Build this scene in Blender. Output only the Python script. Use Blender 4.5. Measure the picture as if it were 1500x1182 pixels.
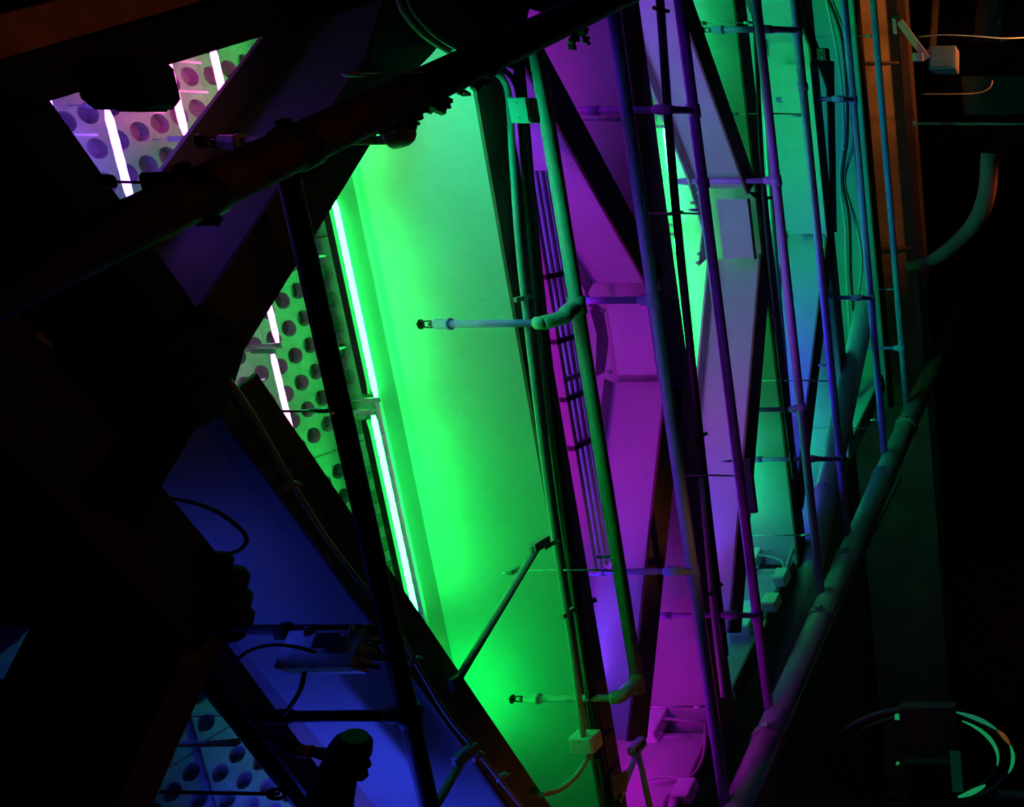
import bpy, bmesh, math, random
from mathutils import Vector, Matrix
random.seed(4)
for o in list(bpy.data.objects): bpy.data.objects.remove(o)
C = bpy.context.scene.collection
SC = bpy.context.scene

# ------------------------------------------------------------------ camera
# The photograph is turned on its side: world up is to the left in the frame.
f, cx, cy = 1500.0, 1750.0, 591.0
th = math.atan(f/5909.0); ph = 0.011
CAM = Vector((0, 0, 1.6))
F = Vector((-math.sin(th), math.cos(th), 0)); DN = Vector((-math.cos(th), -math.sin(th), 0)); RT = Vector((0, 0, -1))
# rolled axes of the image
RI = RT*math.cos(ph) + DN*math.sin(ph); DI = DN*math.cos(ph) - RT*math.sin(ph)
cam = bpy.data.cameras.new('camera'); co = bpy.data.objects.new('camera', cam); C.objects.link(co)
M = Matrix((RI, -DI, -F)).transposed().to_4x4(); M.translation = CAM
co.matrix_world = M
cam.sensor_fit = 'HORIZONTAL'; cam.sensor_width = 36; cam.lens = 36*f/1500
cam.shift_x = (750-cx)/1500; cam.shift_y = (cy-591)/1500
cam.clip_start = .05; cam.clip_end = 200
SC.camera = co

def ray(u, v):
    return F*f + RI*(u-cx) + DI*(v-cy)
def W(u, v, z):                 # the point seen at pixel (u, v) on the level z metres above the lens
    d = ray(u, v); return CAM + d*(z/d.z)
def Wy(u, v, Y):                # the point seen at pixel (u, v) on the vertical plane at Y
    d = ray(u, v); return CAM + d*(Y/d.y)
def Wx(u, v, X):
    d = ray(u, v); return CAM + d*(X/d.x)

# ------------------------------------------------------------------ world, lamps, exposure
w = bpy.data.worlds.new('night'); SC.world = w; w.use_nodes = True
w.node_tree.nodes['Background'].inputs[0].default_value = (.004, .0016, .0008, 1)
w.node_tree.nodes['Background'].inputs[1].default_value = .15
SC.view_settings.view_transform = 'Standard'; SC.view_settings.look = 'None'
SC.view_settings.exposure = 0; SC.view_settings.gamma = 1; SC.view_settings.use_curve_mapping = False
def lamp(kind, name, loc, power, col, target=None, size=.3, angle=1.2, blend=.6):
    l = bpy.data.lights.new(name, kind); o = bpy.data.objects.new(name, l); C.objects.link(o)
    o.location = loc; l.energy = power; l.color = col
    if kind == 'SPOT': l.spot_size = angle; l.spot_blend = blend; l.shadow_soft_size = size
    elif kind == 'POINT': l.shadow_soft_size = size
    elif kind == 'AREA': l.size = size
    if target is not None: o.rotation_euler = (Vector(target)-Vector(loc)).to_track_quat('-Z', 'Y').to_euler()
    return o
AMB = (1, .30, .06)  # warm light from below comes from unseen added lamps aimed at single parts
wp = Wy(1215, 965, 21.2)
lamp('SPOT', 'amber_fill_light', (wp.x+1, 18.5, .8), 40, AMB, tuple(wp-Vector((0, 0, 1))), .3, 1.2, 1)
for lx, pw in ((3.2, 260), (1.4, 330), (-.6, 90)): lamp('SPOT', 'amber_fill_light', (lx, 15.02, 3.4), pw, AMB, (lx, 16.25, 6.0), .1, 1.15, 1)
lamp('SPOT', 'amber_fill_light', (-5.6, 5.6, .3), 75, (1, .36, .10), (-4.7, 6.25, 6.1), .3, .5, 1)
lamp('SPOT', 'amber_fill_light', (-4.6, 7.0, .3), 160, (1, .42, .12), tuple(W(945, 780, 4.5)), .3, .2, 1)
lamp('SPOT', 'amber_fill_light', (1.6, 2.6, .4), 60, AMB, tuple(W(60, 20, 4.5)), .3, .42, 1)
lamp('SPOT', 'amber_fill_light', (-2.0, 2.0, .4), 17, AMB, tuple(W(120, 760, 4.5)), .3, .7, 1)
lamp('POINT', 'amber_fill_light', (-6.0, 8.5, .6), 4, AMB, None, .3)

# ------------------------------------------------------------------ materials
def mat(name, col, rough=.6, metal=0, vary=.06, scale=9, emis=None, estr=0, bump=.0, speck=None, coat=0):
    m = bpy.data.materials.new(name); m.use_nodes = True; nt = m.node_tree; b = nt.nodes['Principled BSDF']
    b.inputs['Roughness'].default_value = rough; b.inputs['Metallic'].default_value = metal
    b.inputs['Base Color'].default_value = (*col, 1)
    if emis:
        b.inputs['Emission Color'].default_value = (*emis, 1); b.inputs['Emission Strength'].default_value = estr
        return m
    tc = nt.nodes.new('ShaderNodeTexCoord'); n = nt.nodes.new('ShaderNodeTexNoise')
    n.inputs['Scale'].default_value = scale; n.inputs['Detail'].default_value = 6; n.inputs['Roughness'].default_value = .65
    nt.links.new(tc.outputs['Object'], n.inputs['Vector'])
    r = nt.nodes.new('ShaderNodeValToRGB')
    r.color_ramp.elements[0].position = .3; r.color_ramp.elements[1].position = .7
    r.color_ramp.elements[0].color = (*[c*(1-vary*2) for c in col], 1)
    r.color_ramp.elements[1].color = (*[min(1, c*(1+vary)) for c in col], 1)
    nt.links.new(n.outputs['Fac'], r.inputs['Fac']); out = r.outputs['Color']
    if speck:
        v = nt.nodes.new('ShaderNodeTexNoise'); v.inputs['Scale'].default_value = 38; v.inputs['Detail'].default_value = 2
        nt.links.new(tc.outputs['Object'], v.inputs['Vector'])
        rr = nt.nodes.new('ShaderNodeValToRGB'); rr.color_ramp.elements[0].position = .74; rr.color_ramp.elements[1].position = .78
        nt.links.new(v.outputs['Fac'], rr.inputs['Fac'])
        mx = nt.nodes.new('ShaderNodeMixRGB'); mx.inputs['Color2'].default_value = (*speck, 1)
        nt.links.new(rr.outputs['Color'], mx.inputs['Fac']); nt.links.new(out, mx.inputs['Color1']); out = mx.outputs['Color']
    nt.links.new(out, b.inputs['Base Color'])
    if bump:
        bp = nt.nodes.new('ShaderNodeBump'); bp.inputs['Strength'].default_value = bump; bp.inputs['Distance'].default_value = .01
        nt.links.new(n.outputs['Fac'], bp.inputs['Height']); nt.links.new(bp.outputs['Normal'], b.inputs['Normal'])
    return m
PAINT = mat('painted_steel', (.46, .46, .46), .55, 0, .04, 3, speck=(.12, .10, .09), bump=.05)
PIPE = mat('painted_pipe', (.46, .46, .46), .45, 0, .07, 14, bump=.05)
PIPE3 = mat('blue_lilac_lit_pipe', (.34, .36, .80), .45, 0, .07, 14, bump=.05)  # blue light on these pipes is mixed into the colour
PIPE2 = mat('lilac_lit_pipe', (.62, .22, .82), .45, 0, .07, 14, bump=.05)  # violet light on the branch pipes is put into this base colour
DECK = mat('painted_deck', (.25, .25, .25), .5, 0, .16, 7, bump=.35)
DARK = mat('dark_paint_shade', (.012, .009, .008), .6, 0, .2, 8, bump=.1)  # dark paint; on the near beams it holds their lack of light
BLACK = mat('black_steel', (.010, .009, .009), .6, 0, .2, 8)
RUST = mat('rusty_brown_pipe', (.085, .030, .018), .65, 0, .5, 5, bump=.5)
BROWN = mat('brown_shaded_flange', (.17, .095, .06), .7, 0, .25, 4, bump=.3)  # brown flange colour, taken darker to hold the underside shade
CONC = mat('stained_concrete', (.30, .22, .16), .9, 0, .3, 2, bump=.4)
GALV = mat('galvanised_metal', (.55, .56, .58), .35, .6, .15, 20)
BRASS = mat('sprinkler_metal', (.07, .065, .06), .35, .7, .1, 30)
WIRE = mat('black_cable', (.02, .02, .02), .5)
ASPH = mat('asphalt', (.03, .028, .026), .9, 0, .3, 3)
WHITE = mat('white_box_paint', (.82, .82, .82), .4, 0, .03, 9)
ORANGE = mat('orange_tag', (.80, .26, .06), .6)
def tube_mat(n, c, s):
    return mat(n, (.8, .8, .8), .4, emis=c, estr=s)
# tube colours: the hue shows on what they light
HUE = {'green': (.016, 1, .11), 'blue': (.035, .06, 1), 'pink': (1, .055, .55), 'magenta': (.74, .004, .80), 'violet': (.20, .045, 1), 'lilac': (.24, .05, 1), 'teal': (.01, .62, .60), 'azure': (.01, .35, 1), 'aqua': (.002, 1, .40), 'purple': (.45, .02, .8)}
HUE.update({'rose': (.34, .056, .34), 'forest': (.002, 1, .10), 'jade': (.002, 1, .22)})
_tm = {}
def tmat(c, s):
    k = (c, s)
    if k not in _tm: _tm[k] = tube_mat('%s_tube_glow' % c, HUE[c], s)
    return _tm[k]

# ------------------------------------------------------------------ mesh helpers
class MB:
    def __init__(s): s.v = []; s.f = []; s.sm = []
    def add(s, vs, fs, smooth=False):
        k = len(s.v); s.v += [tuple(p) for p in vs]; s.f += [tuple(i+k for i in q) for q in fs]; s.sm += [smooth]*len(fs); return s
    def box(s, c, sz, ax=None):
        c = Vector(c); X, Y, Z = ax if ax else (Vector((1, 0, 0)), Vector((0, 1, 0)), Vector((0, 0, 1)))
        h = [q/2 for q in sz]
        vs = [c + X*(i*h[0]) + Y*(j*h[1]) + Z*(k*h[2]) for i in (-1, 1) for j in (-1, 1) for k in (-1, 1)]
        return s.add(vs, [(0, 1, 3, 2), (4, 6, 7, 5), (0, 4, 5, 1), (2, 3, 7, 6), (0, 2, 6, 4), (1, 5, 7, 3)])
    def bbox(s, c, sz, bev=.1, ax=None):      # a box with bevelled vertical silhouette (octagonal prism along third axis)
        c = Vector(c); X, Y, Z = ax if ax else (Vector((1, 0, 0)), Vector((0, 1, 0)), Vector((0, 0, 1)))
        a, b, h = sz[0]/2, sz[1]/2, sz[2]/2; e = min(a, b)*bev
        pr = [(a-e, -b), (a, -b+e), (a, b-e), (a-e, b), (-a+e, b), (-a, b-e), (-a, -b+e), (-a+e, -b)]
        vs = []
        for k, q in ((-h, 1-bev*.5), (-h+e, 1), (h-e, 1), (h, 1-bev*.5)):
            vs += [c + X*(p[0]*q) + Y*(p[1]*q) + Z*k for p in pr]
        fs = [tuple(range(7, -1, -1)), tuple(range(24, 32))]
        for r in range(3):
            for i in range(8): fs.append((r*8+i, r*8+(i+1) % 8, r*8+8+(i+1) % 8, r*8+8+i))
        return s.add(vs, fs)
    def tube(s, pts, r, n=14, caps=True):
        pts = [Vector(p) for p in pts]; rs = r if isinstance(r, (list, tuple)) else [r]*len(pts)
        vs = []; up = None
        for i, p in enumerate(pts):
            t = ((pts[i+1]-p).normalized() if i+1 < len(pts) else Vector((0, 0, 0))) + ((p-pts[i-1]).normalized() if i else Vector((0, 0, 0)))
            t.normalize()
            if up is None: up = Vector((0, 0, 1)) if abs(t.z) < .9 else Vector((1, 0, 0))
            a = t.cross(up).normalized(); b = a.cross(t).normalized(); up = b
            for k in range(n):
                q = 2*math.pi*k/n; vs.append(p + (a*math.cos(q)+b*math.sin(q))*rs[i])
        fs = []
        for i in range(len(pts)-1):
            for k in range(n): fs.append((i*n+k, i*n+(k+1) % n, (i+1)*n+(k+1) % n, (i+1)*n+k))
        s.add(vs, fs, True)
        if caps: 
            k = len(s.v)-len(vs)
            s.f += [tuple(k+i for i in range(n-1, -1, -1)), tuple(k+(len(pts)-1)*n+i for i in range(n))]; s.sm += [False, False]
        return s
    def prism(s, poly, z0, z1):
        n = len(poly); vs = [(p[0], p[1], z0) for p in poly] + [(p[0], p[1], z1) for p in poly]
        return s.add(vs, [tuple(range(n-1, -1, -1)), tuple(range(n, 2*n))] + [(i, (i+1) % n, n+(i+1) % n, n+i) for i in range(n)])
    def mesh(s, name, m):
        me = bpy.data.meshes.new(name); me.from_pydata(s.v, [], s.f); me.materials.append(m)
        me.polygons.foreach_set('use_smooth', s.sm); 
        bm = bmesh.new(); bm.from_mesh(me); bmesh.ops.recalc_face_normals(bm, faces=bm.faces); bm.to_mesh(me); bm.free()
        me.update(); return me
    def obj(s, name, m, parent=None):
        me = s.mesh(name, m)
        return link(name, me, parent)
def link(name, me, parent=None, loc=None):
    o = bpy.data.objects.new(name, me); C.objects.link(o)
    if parent is not None:
        o.parent = parent; o.matrix_parent_inverse = parent_inv(parent)
    if loc is not None: o.location = loc
    return o
def parent_inv(p):       # parts are built in world coordinates; only the Empty at a thing's base is offset
    return Matrix.Translation(-p.location)
def tag(o, label, cat, group=None, kind=None):
    o['label'] = label; o['category'] = cat
    if group: o['group'] = group
    if kind: o['kind'] = kind
    return o
def thing(name, label, cat, loc, group=None):
    o = bpy.data.objects.new(name, None); o.empty_display_size = .1; C.objects.link(o); o.location = loc
    return tag(o, label, cat, group)
def struct(name, bm_, m, parent=None):
    o = bm_.obj(name, m, parent)
    if parent is None: o['kind'] = 'structure'
    return o
def L(a, b, t): return a + (b-a)*t
def curve(pts, n=6):             # Catmull-Rom
    pts = [Vector(p) for p in pts]; out = []
    P = [pts[0]*2-pts[1]] + pts + [pts[-1]*2-pts[-2]]
    for i in range(1, len(P)-2):
        for k in range(n):
            t = k/n; a, b, c, d = P[i-1:i+3]
            out.append(.5*((2*b)+(c-a)*t+(2*a-5*b+4*c-d)*t*t+(3*b-a-3*c+d)*t**3))
    out.append(pts[-1]); return out

ZB = CAM.z + 4.5                 # level of the bottom flanges
ZC = CAM.z + 5.68                # underside of the deck

# ------------------------------------------------------------------ structure
g = MB().box((-8, 8, -.05), (60, 44, .1)); struct('floor', g, ASPH)
ceil = MB().box((-8, 10, ZC+.25), (60, 30, .3)); ceiling = struct('ceiling', ceil, DECK)
# perforated deck panels: real round recesses in staggered rows
PX, PY, HR, DEP = .175, .122, .053, .05
NX, NY = 7, 8
SH = [.0, .044, .088, .131]
def panel_mesh():
    m = MB(); n = 14
    WX = NX*PX + .131
    for j in range(NY):
        y0 = j*PY; y1 = y0+PY; s = SH[j % 4]
        for (a, b) in ((0, s), (s+NX*PX, WX)):
            if b-a > 1e-4: m.add([(a, y0, 0), (b, y0, 0), (b, y1, 0), (a, y1, 0)], [(0, 3, 2, 1)])
        for i in range(NX):
            x0 = s+i*PX; xc, yc = x0+PX/2, y0+PY/2
            out = []; inn = []; top = []
            for k in range(n):
                q = 2*math.pi*(k+.5)/n; c_, s_ = math.cos(q), math.sin(q)
                t = min(PX/2/max(abs(c_), 1e-6), PY/2/max(abs(s_), 1e-6))
                out.append((xc+c_*t, yc+s_*t, 0)); inn.append((xc+c_*HR, yc+s_*HR, 0)); top.append((xc+c_*HR*.93, yc+s_*HR*.93, DEP))
            cs = [(xc+PX/2, yc+PY/2, 0), (xc-PX/2, yc+PY/2, 0), (xc-PX/2, yc-PY/2, 0), (xc+PX/2, yc-PY/2, 0)]
            vs = out+inn+top+cs; fs = []
            for k in range(n):
                l = (k+1) % n
                # corner fill when the ring crosses a corner of the cell
                qa, qb = 2*math.pi*(k+.5)/n, 2*math.pi*(k+1.5)/n
                cor = None
                for ci, (cxn, cyn) in enumerate(((1, 1), (-1, 1), (-1, -1), (1, -1))):
                    ang = math.atan2(cyn*PY/2, cxn*PX/2) % (2*math.pi)
                    if qa < ang < qb or qa < ang+2*math.pi < qb: cor = 3*n+ci
                fs.append((k, n+k, n+l, l))
                if cor is not None: fs.append((k, l, cor))
                fs.append((n+k, 2*n+k, 2*n+l, n+l))
            fs.append(tuple(range(2*n, 3*n)))
            m.add(vs, fs)
    # upturned lips of the panel edge
    H = NY*PY
    m.box((WX/2, -.004, .03), (WX, .006, .06)); m.box((WX/2, H+.004, .03), (WX, .006, .06))
    m.box((-.004, H/2, .03), (.006, H, .06)); m.box((WX+.004, H/2, .03), (.006, H, .06))
    me = m.mesh('ceiling_panel', DECK); return me, WX, H
pm, PWX, PH = panel_mesh()
nx0 = -7.4
for j in range(5):
    for i in range(8):
        o = link('ceiling_panel', pm, ceiling, (nx0+i*(PWX+.02)+.03*(j % 2), 2.2+j*(PH+.02), ZC+.004*((i*3+j) % 3)))

# ------------------------------------------------------------------ I-beams
def ibeam(A, B, zb, depth, fw, m=PAINT, tf=.022, tw=.014, label='', cat='beam', name='brace_beam', group=None, stiff=(), mf=None, top=True, tm=None):
    A = Vector((A[0], A[1], 0)); B = Vector((B[0], B[1], 0)); d = (B-A).normalized(); n = Vector((-d.y, d.x, 0)); Z = Vector((0, 0, 1))
    c = (A+B)/2; ln = (B-A).length; ax = (d, n, Z)
    t = thing(name, label, cat, (c.x, c.y, zb), group)
    MB().box((c.x, c.y, zb+depth/2), (ln, tw, depth-tf*1.6), ax).obj('web', m, t)
    bf = MB().box((c.x, c.y, zb+tf/2), (ln, fw, tf), ax)
    for q in (-1, 1):    # rolled fillets
        bf.add([A+d*0+n*q*tw/2+Z*(zb+tf), A+n*q*(tw/2+.02)+Z*(zb+tf), A+n*q*tw/2+Z*(zb+tf+.02), B+n*q*tw/2+Z*(zb+tf), B+n*q*(tw/2+.02)+Z*(zb+tf), B+n*q*tw/2+Z*(zb+tf+.02)], [(0, 1, 2), (3, 5, 4), (0, 3, 4, 1), (1, 4, 5, 2)])
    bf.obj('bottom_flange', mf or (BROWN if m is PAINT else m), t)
    if top:
        MB().box((c.x, c.y, zb+depth-tf/2), (ln, fw, tf), ax).obj('top_flange', m, t)
    for s in stiff:
        p = L(A, B, s)
        MB().box((p.x, p.y, zb+depth/2), (.012, fw*.9, depth-2*tf), ax).obj('stiffener', m, t)
    return t
def edge_beam(p, q, fw, **k):       # p, q: pixels on the near edge of the bottom flange
    a, b = W(*p, 4.5), W(*q, 4.5); d = (b-a).normalized(); n = Vector((-d.y, d.x, 0))
    if n.y < 0: n = -n
    e0, e1 = k.pop('ext', (0, 0))
    a = a - d*e0; b = b + d*e1
    return ibeam(a+n*fw/2, b+n*fw/2, ZB, k.pop('depth'), fw, **k)

# main girders run across, parallel, two metres apart
def yline(u, v): return W(u, v, 4.5).y
G = [('G1', 6.745, .30, -6.0, 3.2, 1.03), ('G2', 8.62, .30, -5.62, 3.4, 1.0), ('G3', 10.80, .26, -4.62, 3.6, 1.0), ('G4', 12.78, .22, -3.95, 3.8, .95), ('G5', 14.62, .26, -3.75, 4.0, .95)]
GL = ['nearest deep white girder whose tall web is lit bright green from the tubes beside it',
      'second deep girder with its web lit dark magenta behind the lilac braces',
      'third deep girder with its web lit green behind the teal and violet braces',
      'fourth deep girder, bright green slot of web beside the narrow dark flange',
      'farthest deep girder with teal web and sagging cables, beside the brown fascia']
GY = {}
for (n, y, fw, x0, x1, dp), lb in zip(G, GL):
    GY[n] = y
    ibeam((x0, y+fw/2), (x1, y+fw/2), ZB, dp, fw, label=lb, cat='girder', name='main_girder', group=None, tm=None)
# skew edge girder closing the bays, parallel to the water mains, seen at the foot of the photo
SD = Vector((.322, .947, 0)).normalized(); SN = Vector((.947, -.322, 0)).normalized(); S0 = Vector((-5.44, 7.98, 0))
def sk(y, off=0): return S0 + SD*((y-S0.y)/SD.y) - SN*off
def WS(u, v, off=0):            # pixel on the visible face of the skew girder, off metres in front of it
    d = ray(u, v); P0 = S0 - SN*.12 + SN*off + Vector((0, 0, 0)); k = (P0-CAM).dot(SN)/d.dot(SN); return CAM + d*k
for (ya, yb, lb, dp) in ((7.1, 8.58, 'skew edge girder with the bright magenta ballast box, at the foot of the second bay', 1.0),
                     (8.98, 10.74, 'teal skew edge girder carrying two white ballast boxes, behind the thick water main', .95),
                     (11.1, 12.72, 'skew edge girder at the foot of the fourth bay, green below the blue brace', .9), (13.05, 14.55, 'short green skew edge girder at the foot of the cable bay', .9)):
    A, B = sk(ya, .12), sk(yb, .12)
    ibeam(A, B, ZB+.03, dp, .24, label=lb, cat='girder', name='edge_girder')

# zigzag braces
BR = 'zigzag bracing beams between the girders'
edge_beam((580, 20), (300, 445), .27, depth=.68, ext=(.95, .18), label='broad purple and blue brace beam rising behind the thick brown main pipe', stiff=())
edge_beam((320, 600), (740, 1180), .26, depth=1.03, ext=(0.02, 1.6), label='broad deep blue brace beam with the ballast box in front of it')
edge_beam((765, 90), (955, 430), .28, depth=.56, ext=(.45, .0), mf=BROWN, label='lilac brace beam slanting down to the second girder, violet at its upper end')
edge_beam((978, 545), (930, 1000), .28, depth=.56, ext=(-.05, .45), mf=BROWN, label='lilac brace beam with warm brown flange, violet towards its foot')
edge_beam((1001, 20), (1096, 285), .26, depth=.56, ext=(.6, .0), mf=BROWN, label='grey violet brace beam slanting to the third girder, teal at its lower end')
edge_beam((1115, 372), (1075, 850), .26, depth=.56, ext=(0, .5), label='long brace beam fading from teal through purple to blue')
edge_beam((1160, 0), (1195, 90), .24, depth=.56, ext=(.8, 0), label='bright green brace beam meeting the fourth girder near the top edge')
edge_beam((1213, 335), (1170, 700), .24, depth=.56, ext=(0, .3), label='green to deep blue brace beam below the fourth girder node')

edge_beam((580, 20), (300, 445), .27, depth=.68, ext=(-2.3, 1.0), m=DARK, label='unlit rest of the purple brace between the dark crossing and the lower left brown beam')  # rest of the purple brace, its shade put into a dark colour
# nearest beams; their lack of light is put into dark colours
def near_beam(pts_near, pts_far, z, depth, m, mf, label, over=(0, 0)):
    a, b = W(*pts_near[0], z), W(*pts_near[1], z); c, d = W(*pts_far[0], z), W(*pts_far[1], z)
    A = (a+c)/2; B = (b+d)/2; dr = (B-A).normalized(); fw = abs((c-a).cross(dr).z)
    A -= dr*over[0]; B += dr*over[1]
    return ibeam((A.x, A.y), (B.x, B.y), CAM.z+z, depth, fw, m=m, mf=mf, label=label, name='brace_beam')
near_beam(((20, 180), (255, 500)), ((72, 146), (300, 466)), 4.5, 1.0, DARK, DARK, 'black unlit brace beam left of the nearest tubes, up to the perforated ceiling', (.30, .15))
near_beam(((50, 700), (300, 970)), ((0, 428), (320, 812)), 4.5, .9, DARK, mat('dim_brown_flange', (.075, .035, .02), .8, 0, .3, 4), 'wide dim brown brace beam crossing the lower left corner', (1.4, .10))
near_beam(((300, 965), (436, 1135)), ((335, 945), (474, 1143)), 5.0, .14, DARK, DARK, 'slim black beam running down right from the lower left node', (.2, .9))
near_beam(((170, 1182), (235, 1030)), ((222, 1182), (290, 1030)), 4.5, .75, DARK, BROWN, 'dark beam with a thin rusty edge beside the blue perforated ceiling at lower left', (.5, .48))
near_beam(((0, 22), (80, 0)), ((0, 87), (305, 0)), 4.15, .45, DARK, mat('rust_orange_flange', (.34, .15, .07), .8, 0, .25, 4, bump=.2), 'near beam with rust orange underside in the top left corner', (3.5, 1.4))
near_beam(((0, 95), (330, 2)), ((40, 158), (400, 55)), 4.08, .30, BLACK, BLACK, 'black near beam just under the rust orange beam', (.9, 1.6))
# ------------------------------------------------------------------ gusset plates and bolts
def plate(px, z, th_, m, label, bolts=(), name='gusset_plate', dims=None):  # also makes the dark shade plate at the nearest crossing
    pts = [W(u, v, z) for u, v in px]
    c = sum(pts, Vector())/len(pts)
    t = thing(name, label, 'plate', c)
    MB().prism(pts, CAM.z+z, CAM.z+z+th_).obj('plate', m, t)
    for (u, v) in bolts:
        p = W(u, v, z); b = MB()
        b.tube([p+Vector((0, 0, -.03)), p+Vector((0, 0, .001))], .019, 6); b.tube([p+Vector((0, 0, -.036)), p+Vector((0, 0, -.03))], .010, 8)
        b.obj('bolt', m if m in (DARK, BLACK) else PAINT, t)
    return t
plate([(300, 440), (360, 500), (352, 535), (330, 605), (262, 640), (225, 560), (262, 470)], 4.49, .02, DARK, 'dark shade plate where the two nearest brace beams cross', [(290, 470), (325, 500), (300, 560)])  # dark sheet filling the unlit area at the crossing
plate([(958, 420), (990, 440), (1006, 540), (1004, 575), (978, 560), (966, 500)], 4.48, .016, DARK, 'dark bolted gusset plate under the second girder node', [(986, 452), (996, 555)])
plate([(1096, 280), (1110, 292), (1116, 330), (1117, 372), (1130, 372), (1124, 285)], 4.48, .016, DARK, 'dark bolted gusset plate under the third girder node', [(1113, 296), (1124, 380)])
plate([(1196, 85), (1212, 130), (1218, 300), (1216, 340), (1226, 340), (1222, 90)], 4.48, .014, DARK, 'dark bolted gusset plate under the fourth girder node', [(1203, 88), (1216, 345)])
plate([(575, -30), (930, -30), (880, -2), (808, 22), (776, 12), (772, 28), (700, 72), (668, 74), (640, 70), (632, 80), (604, 108), (556, 112), (540, 80)], 4.46, .02, BLACK, 'large black node plate above the brown main at the top edge', [(610, 60), (700, 30)])
# upper gussets
def uplate(px, z, label, bolts):
    return plate(px, z, .014, PAINT, label, bolts)
uplate([(856, 426), (884, 454), (892, 500), (886, 545), (872, 552), (874, 490)], 5.02, 'curved upper gusset plate between the two lilac braces', [(862, 452), (880, 455), (868, 550), (890, 545)])
uplate([(1010, 270), (1034, 298), (1042, 340), (1036, 378), (1024, 390), (1030, 335)], 5.02, 'green edged upper gusset plate between the teal braces', [(1012, 297), (1022, 372), (1020, 385)])
# upright node plates closing the gap between brace ends
def node_plate(u0, u1, v0, v1, Y, label):
    a = Wy(u0, v0, Y); b = Wy(u1, v1, Y)
    c = (a+b)/2
    t = thing('node_plate', label, 'plate', (c.x, c.y, b.z))
    m = MB().box((c.x, Y, (a.z+b.z)/2), (abs(b.x-a.x), .02, abs(a.z-b.z))); m.obj('plate', PAINT, t)
    MB().box((c.x, Y-.025, b.z+.008), (abs(b.x-a.x)*1.02, .06, .014)).obj('bottom_lip', PAINT, t)
    return t
node_plate(890, 968, 445, 548, 8.50, 'upright purple node plate between the two lilac braces')
node_plate(1050, 1108, 292, 378, 10.66, 'upright grey teal node plate between the two braces of the third girder')
node_plate(1140, 1213, 95, 342, 12.74, 'tall upright green node plate of the fourth girder')

# ------------------------------------------------------------------ fluorescent tubes
def ftube(x0, x1, Y, z, col, s, label, group=None, r=.0175, cap=True, name='light_tube', segs=1, ab=None, hw=.0, hm=None):
    a, b = ab if ab else (Vector((x0, Y, z)), Vector((x1, Y, z))); d = (b-a).normalized()
    x0, x1 = 0, (b-a).length; sd = Vector((-d.y, d.x, 0)); sd = sd if sd.y < 0 else -sd; ax = (d, sd, Vector((0, 0, 1)))
    t = thing(name, label, 'light', (a+b)/2, group)
    for k in range(segs):
        p, q = L(a, b, k/segs), L(a, b, (k+1)/segs)
        n = max(2, int((q-p).length/.05)); pts = []; rs = []
        for i in range(n+1):
            pts.append(L(p, q, i/n)+(-d*.0 if i else d*.0)); rs.append(r*(.55 if i in (0, n) else (1 if i % 2 else .93)))
        MB().tube(pts, rs, 12).obj('tube', tmat(col, s), t)
    if cap:
        for e, sg in ((a, -1), (b, 1)):
            MB().tube([e, e+d*sg*.035], .020, 10).box(e+d*sg*.02+Vector((0, 0, .045)), (.03, .03, .09)).tube([e+d*sg*.02+Vector((0, 0, .08)), Vector((e.x+d.x*sg*.02, e.y+d.y*sg*.02, CAM.z+5.68))], .004, 6).obj('end_holder', PAINT, t)
        if hw: MB().bbox((a+b)/2+Vector((0, 0.0, .050 if hm else .075)), (abs(x1-x0)*.96, hw, .045), .2, ax).obj('housing', hm or PAINT, t)
        for k in (.27, .73):
            p = L(a, b, k); MB().box(p+sd*.11+Vector((0, 0, .095)), (.012, .24, .010), ax).obj('bracket', PAINT, t)
    return t
def vis(p, q, z, col, s, label, **k):
    a, b = W(*p, z), W(*q, z); y = (a.y+b.y)/2
    return ftube(a.x, b.x, y, CAM.z+z, col, s, label, **k)
vis((494, 292), (547, 583), 5.47, 'green', 42, 'long green tube on the nearest girder, upper of the two', hw=.05, hm=DARK)
vis((551, 606), (606, 905), 5.47, 'green', 46, 'long green tube on the nearest girder, lower of the two', hw=.05, hm=DARK)
vis((437, 25), (489, 268), 5.47, 'green', 42, 'green tube of the nearest girder hidden behind the dark brace', hw=.05, hm=DARK)
vis((383, 395), (405, 502), 5.5, 'rose', 18, 'pink tube at the point of the dark crossing, upper one', r=.015)
vis((399, 518), (432, 655), 5.5, 'rose', 18, 'pink tube at the point of the dark crossing, lower one', r=.015)
vis((60, 130), (92, 220), 5.5, 'lilac', 22, 'bluish white tube leftmost in the top left opening')
vis((157, 160), (192, 296), 5.5, 'lilac', 22, 'long violet white tube running the height of the top left opening')
vis((241, 70), (271, 198), 5.5, 'pink', 19, 'pink white tube in the middle of the top left opening')
vis((308, 66), (334, 160), 5.5, 'pink', 18, 'short pink white tube near the right point of the top left opening')
vis((972, 188), (992, 326), 5.38, 'green', 40, 'thin green white tube far off, upper of the two beside the dark conduit', r=.019)
vis((992, 345), (1015, 553), 5.38, 'green', 40, 'thin green white tube far off, lower of the two beside the dark conduit', r=.019)
def hid(x0, x1, Y, z, col, s, where):  # unseen tube rows; the low ones are added to light the pipes
    n = max(1, round(abs(x1-x0)/1.3)); d = (x1-x0)/n
    for i in range(n):
        ftube(x0+i*d+.05, x0+(i+1)*d-.05, Y, CAM.z+z, col, s, '%s tube light %s' % ('green' if col in ('green', 'teal', 'forest', 'jade', 'aqua') else col, where + ('' if n == 1 else ', %s from the top' % ['last', 'second last', 'third last', 'fourth last', 'fifth last', 'sixth last'][i] if n > 1 else '')), group='tube lights above the girders, hidden from below', r=.022, hw=.07)
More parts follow.
